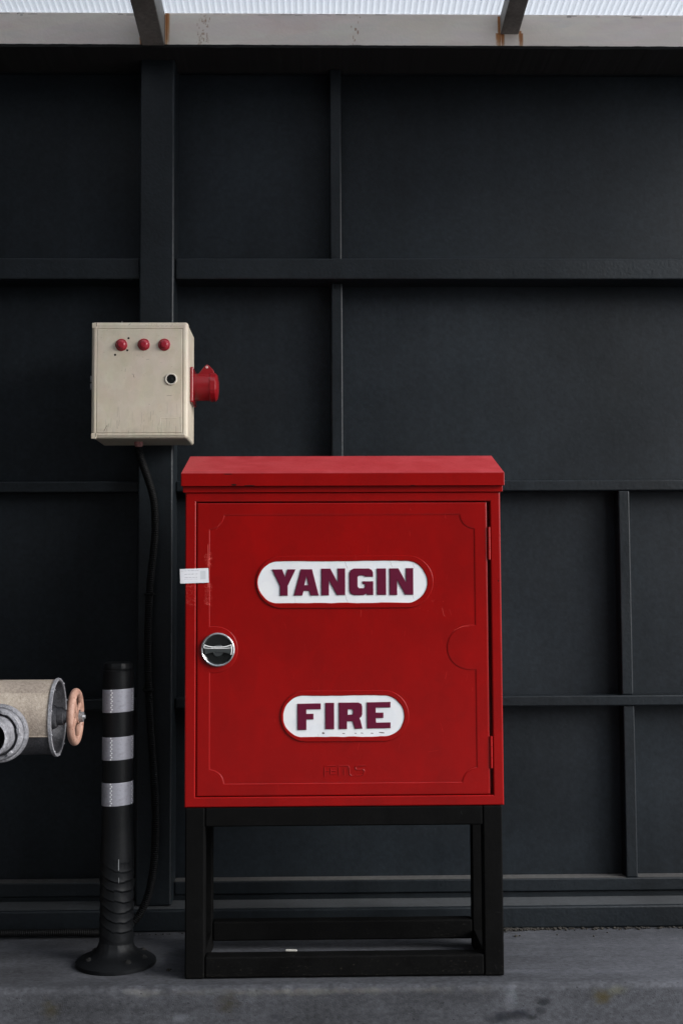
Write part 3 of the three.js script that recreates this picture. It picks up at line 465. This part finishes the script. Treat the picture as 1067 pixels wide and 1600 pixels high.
// ---------------------------------------------------------------- flexible bollard
{
  const bx = -.4525, bz = .376, b = thing('bollard', 'black flexible post with three silver reflective bands beside the cabinet', 'bollard', [bx, 0, bz]);
  const R = y => y < .24 ? .0375 : y < .30 ? .0375 - (y - .24) / .06 * .0028 : .0347;
  const prof = []; for (let i = 0; i <= 300; i++) prof.push(.045 + (.652 - .045) * i / 300);
  const seg = 72, pos = [], idx = [];
  prof.forEach((y, i) => { for (let j = 0; j <= seg; j++) { const t = j / seg * 2 * Math.PI; let r = R(y); if (y > .05 && y < .245) { const ph = (y + .016 * Math.cos(t - .75) + .010 * (fbm(t * .9, y * 26, 9999, 611, 3) - .5)) / .0225, f = ph - Math.floor(ph), am = Math.min(1, (y - .05) / .03, (.245 - y) / .04); r += am * .0026 * (.35 + fbm(Math.sin(t) * 2 + 5, y * 40, 9999, 621, 2)) * (Math.pow(1 - f, 3) - .35); } pos.push(bx + r * Math.sin(t), y, bz + r * Math.cos(t)); } });
  for (let i = 0; i < 300; i++) for (let j = 0; j < seg; j++) { const a = i * (seg + 1) + j, q = a + seg + 1; idx.push(a, a + 1, q, q, a + 1, q + 1); }
  let g = new THREE.BufferGeometry(); g.setAttribute('position', new THREE.Float32BufferAttribute(pos, 3)); g.setIndex(idx); g.computeVertexNormals(); g.setAttribute('uv', new THREE.Float32BufferAttribute(new Float32Array(pos.length / 3 * 2), 2));
  obj('tube', g, mRubber, b);
  obj('cap', lathe([[.0347, .650], [.0347, .6535], [.0332, .6545], [.0332, .6570], [.0342, .6585], [.0338, .665], [.0318, .670], [.026, .6725], [0, .6735]], 'y', [bx, 0, bz]), mRubber, b);
  const base = obj('base', lathe([[0, .0008], [.0885, .0008], [.0898, .004], [.0888, .0090], [.080, .0150], [.064, .0215], [.050, .0285], [.0425, .0370], [.0388, .0470], [.0370, .052]], 'y', [bx - .001, 0, bz]), mRubber, b);
  for (const t of [-2.2, -.95, .55, 2.2, 1.3]) { const x = bx + .066 * Math.sin(t), z = bz + .066 * Math.cos(t); obj('bolt', [cyl([x, .0155, z], 'y', .0075, .0070, .0062, 20), cyl([x, .0212, z], 'y', .0045, .0040, .0032, 6)], mGap, base); }
  const bandMap = canvasTex(1024, 256, (g, X, Y) => {
    g.fillStyle = '#a2a2ab'; g.fillRect(0, 0, 1024, 256);
    for (let y = 0; y < 256; y += 6) for (let x = (y / 6 % 2) * 3; x < 1024; x += 6) { g.fillStyle = `rgba(${rnd() < .5 ? '204,204,214' : '130,130,140'},${rr(.05, .32)})`; g.fillRect(x, y, 3.4, 3.4); }
    for (let i = 0; i < 260; i++) { g.fillStyle = `rgba(90,88,90,${rr(.04, .14)})`; g.beginPath(); g.ellipse(rr(0, 1024), rr(0, 256), rr(2, 26), rr(1, 14), 0, 0, 7); g.fill(); }
    for (let q = 0; q < 4; q++) for (let y = 12, e = 0; y < 250; y += 23, e++) { g.fillStyle = '#f4f4f6'; g.beginPath(); g.ellipse((.208 + q * .25) * 1024 + (e % 2 ? 6 : -6), y + rr(-2, 2), 9, 9.5, 0, 0, 7); g.fill(); }
  }, [0, 0, 1, 1]);
  const mBand = std({ map: bandMap, roughness: .42, metalness: .15, bumpMap: peel, bumpScale: .0002 });
  for (const [y0, y1, t] of [[.5608, .6126, 0], [.4547, .5063, .1], [.3534, .4047, .2]]) {
    const lg = new THREE.LatheGeometry([[.0340, y0], [.0351, y0 + .0003], [.03525, y0 + .002], [.03525, y1 - .002], [.0351, y1 - .0003], [.0340, y1]].map(q => new THREE.Vector2(...q)), 72);
    const p = lg.attributes.position, uv = lg.attributes.uv; for (let i = 0; i < p.count; i++) uv.setXY(i, uv.getX(i), (p.getY(i) - y0) / (y1 - y0));
    lg.translate(bx, 0, bz); 
    for (let i = 0; i < p.count; i++) p.setY(i, p.getY(i) + (p.getX(i) - bx) * .05);
    obj('reflective_band', lg, mBand, b, { keepUV: true });
  }
  obj('scrape', [box(bx + .0085, bx + .0105, .2135, .238, bz + .0362, bz + .0382, .0006), box(bx + .0095, bx + .0108, .186, .198, bz + .0358, bz + .0380, .0005)], std({ color: lin(.22, .23, .24), roughness: .8 }), b, { label: 'pale scrape down the front of the post' });
}

// ---------------------------------------------------------------- hose valve at the left edge
{
  const px = -.66, py = .5612, pz = .50, v = thing('hose_valve', 'tan hydrant pipe with salmon handwheel and grey hose coupling entering at the left', 'valve', [-1.15, 0, pz]);
    // the shell: painted above, bare and dark below the seam
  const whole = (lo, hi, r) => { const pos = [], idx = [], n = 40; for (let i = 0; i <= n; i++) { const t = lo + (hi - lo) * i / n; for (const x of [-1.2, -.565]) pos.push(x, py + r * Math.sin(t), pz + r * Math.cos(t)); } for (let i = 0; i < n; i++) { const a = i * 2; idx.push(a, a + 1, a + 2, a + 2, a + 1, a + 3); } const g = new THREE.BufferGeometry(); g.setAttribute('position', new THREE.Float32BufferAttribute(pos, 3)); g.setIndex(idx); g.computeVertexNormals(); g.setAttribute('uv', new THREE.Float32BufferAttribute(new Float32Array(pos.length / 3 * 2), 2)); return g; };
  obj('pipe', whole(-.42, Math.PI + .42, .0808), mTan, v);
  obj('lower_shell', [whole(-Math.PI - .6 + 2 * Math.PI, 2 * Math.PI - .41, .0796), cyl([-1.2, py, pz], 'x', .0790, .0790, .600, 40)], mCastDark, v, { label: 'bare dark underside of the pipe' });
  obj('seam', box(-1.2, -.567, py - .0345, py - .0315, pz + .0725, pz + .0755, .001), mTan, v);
  const ec = obj('end_cap', lathe([[.078, -.0065], [.0838, -.006], [.0846, -.003], [.0836, .0002], [.0795, .0008], [.0772, -.002]], 'x', [-.560, py, pz], 72), mCast, v, { label: 'grey rim of the dished pipe end' });
  obj('end_dish', lathe([[.0776, -.001], [.073, -.016], [.060, -.034], [.040, -.043], [.029, -.040], [.0265, -.012], [.023, -.004], [.016, -.002]], 'x', [-.560, py, pz], 72), mCastDark, v, { label: 'dark dished end of the pipe' });
  for (let i = 0; i < 10; i++) { const t = i / 10 * 6.283 + .25; obj('rivet', (() => { const g = new THREE.SphereGeometry(.0024, 10, 8); g.translate(-.5595, py + .0815 * Math.sin(t), pz + .0815 * Math.cos(t)); return g; })(), mCast, ec); }
  obj('stem', [cyl([-.575, py + .002, pz], 'x', .0150, .0135, .060, 24), cyl([-.575, py + .002, pz], 'x', .020, .019, .026, 24)], mCastDark, v);
  { // handwheel
    const wx = -.5245, wy = .5616, wg = new THREE.TorusGeometry(.0535, .0082, 16, 64); wg.rotateY(Math.PI / 2); wg.scale(1.05, 1, 1); wg.translate(wx, wy, pz);
    const w = obj('handwheel', wg, mSalmon, v, { label: 'salmon painted handwheel' });
    for (let i = 0; i < 4; i++) { const t = i * Math.PI / 2 + .5, g = new RoundedBoxGeometry(.008, .046, .013, 3, .003); g.translate(0, .029, 0); g.rotateX(t); g.translate(wx + .001, wy, pz); obj('spoke', g, mSalmon, w); }
    obj('hub', cyl([wx - .010, wy, pz], 'x', .0165, .0155, .019, 28), mSalmon, w);
    obj('hub_nut', [cyl([wx + .009, wy, pz], 'x', .0125, .0125, .0085, 6), cyl([wx + .016, wy, pz], 'x', .0058, .0042, .0055, 14)], mSteel, w);
  }
  { // hose coupling towards the viewer
    const cx = -.6625, cy = .5385, cz = .580;
    obj('neck', lathe([[.052, -.03], [.047, .0], [.050, .014]], 'z', [cx, cy, cz], 56), mTan, v);
    const co = obj('coupling', lathe([[.050, .010], [.0588, .012], [.0608, .016], [.0608, .025], [.0590, .029], [.0550, .030], [.0542, .0270]], 'z', [cx, cy, cz], 80), mCast, v, { label: 'grey ring hose coupling with dark bore' });
    obj('clamp_ring', lathe([[.0540, .020], [.0535, .046], [.0520, .050], [.0470, .0515], [.0452, .0490], [.0448, .030]], 'z', [cx, cy, cz], 80), mCast, co);
    obj('throat', lathe([[.0450, .034], [.0440, .040], [.0400, .041]], 'z', [cx, cy, cz], 80), mCastDark, co);
    obj('seal_ring', lathe([[.0400, .030], [.0398, .098], [.0385, .104], [.0340, .106], [.0322, .103], [.0316, .04]], 'z', [cx, cy, cz], 80), mCast, co);
    for (let i = 0; i < 6; i++) { const t = i / 6 * 6.283 + .35, g = new RoundedBoxGeometry(.012, .007, .010, 2, .0015); g.translate(0, .0485, 0); g.rotateZ(-t); g.translate(cx, cy, cz + .052); obj('lug', g, mCast, co); }
    for (const [t, r, z] of [[-.5, .0375, .083], [2.0, .0375, .083], [3.7, .0375, .083]]) { const g = new RoundedBoxGeometry(.010, .008, .014, 2, .002); g.translate(0, r, 0); g.rotateZ(-t); g.translate(cx, cy, cz + z); obj('lug', g, mCast, co); }
    obj('bore', [cyl([cx, cy, cz + .031], 'z', .0318, .0318, .030, 40)], mGap, co);
  }
  obj('riser', [cyl([-1.15, .001, pz], 'y', .0700, .0700, py - .02, 40), cyl([-1.15, .001, pz], 'y', .115, .115, .018, 40)], mTan, v);
}
{ // crumbs of dirt along the foot of the wall
  const gs = []; const add = (x, z, r) => { const g = new THREE.IcosahedronGeometry(r, 0); g.scale(rr(.7, 1.6), rr(.4, .9), rr(.7, 1.4)); g.rotateY(rr(0, 6)); g.translate(x, r * .35 + .0005, z); gs.push(g); };
  for (let i = 0; i < 900; i++) { const u = rnd(); const x = u < .6 ? .41 + rr(0, .16) * Math.sqrt(rnd()) : rr(.41, 1.2); add(x, .132 + Math.abs(rr(-1, 1) * rr(0, .016)), rr(.0008, .0042)); }
  for (let i = 0; i < 160; i++) add(rr(-.9, .4), .133 + rr(0, .02), rr(.0006, .0024));
  for (const [x, z, r] of [[.474, .195, .005], [.483, .192, .003], [.428, .245, .004], [.435, .247, .0025], [.575, .185, .002], [.66, .20, .0025], [.70, .17, .002], [-.33, .43, .004], [-.325, .425, .003]]) add(x, z, r);
  const d = obj('dirt', gs, std({ color: lin(.02, .017, .013), roughness: .95 }), scene, { kind: 'stuff' }); d.userData.label = 'dark crumbs of dirt along the foot of the wall'; d.userData.category = 'dirt';
}
renderer.render(scene, camera);
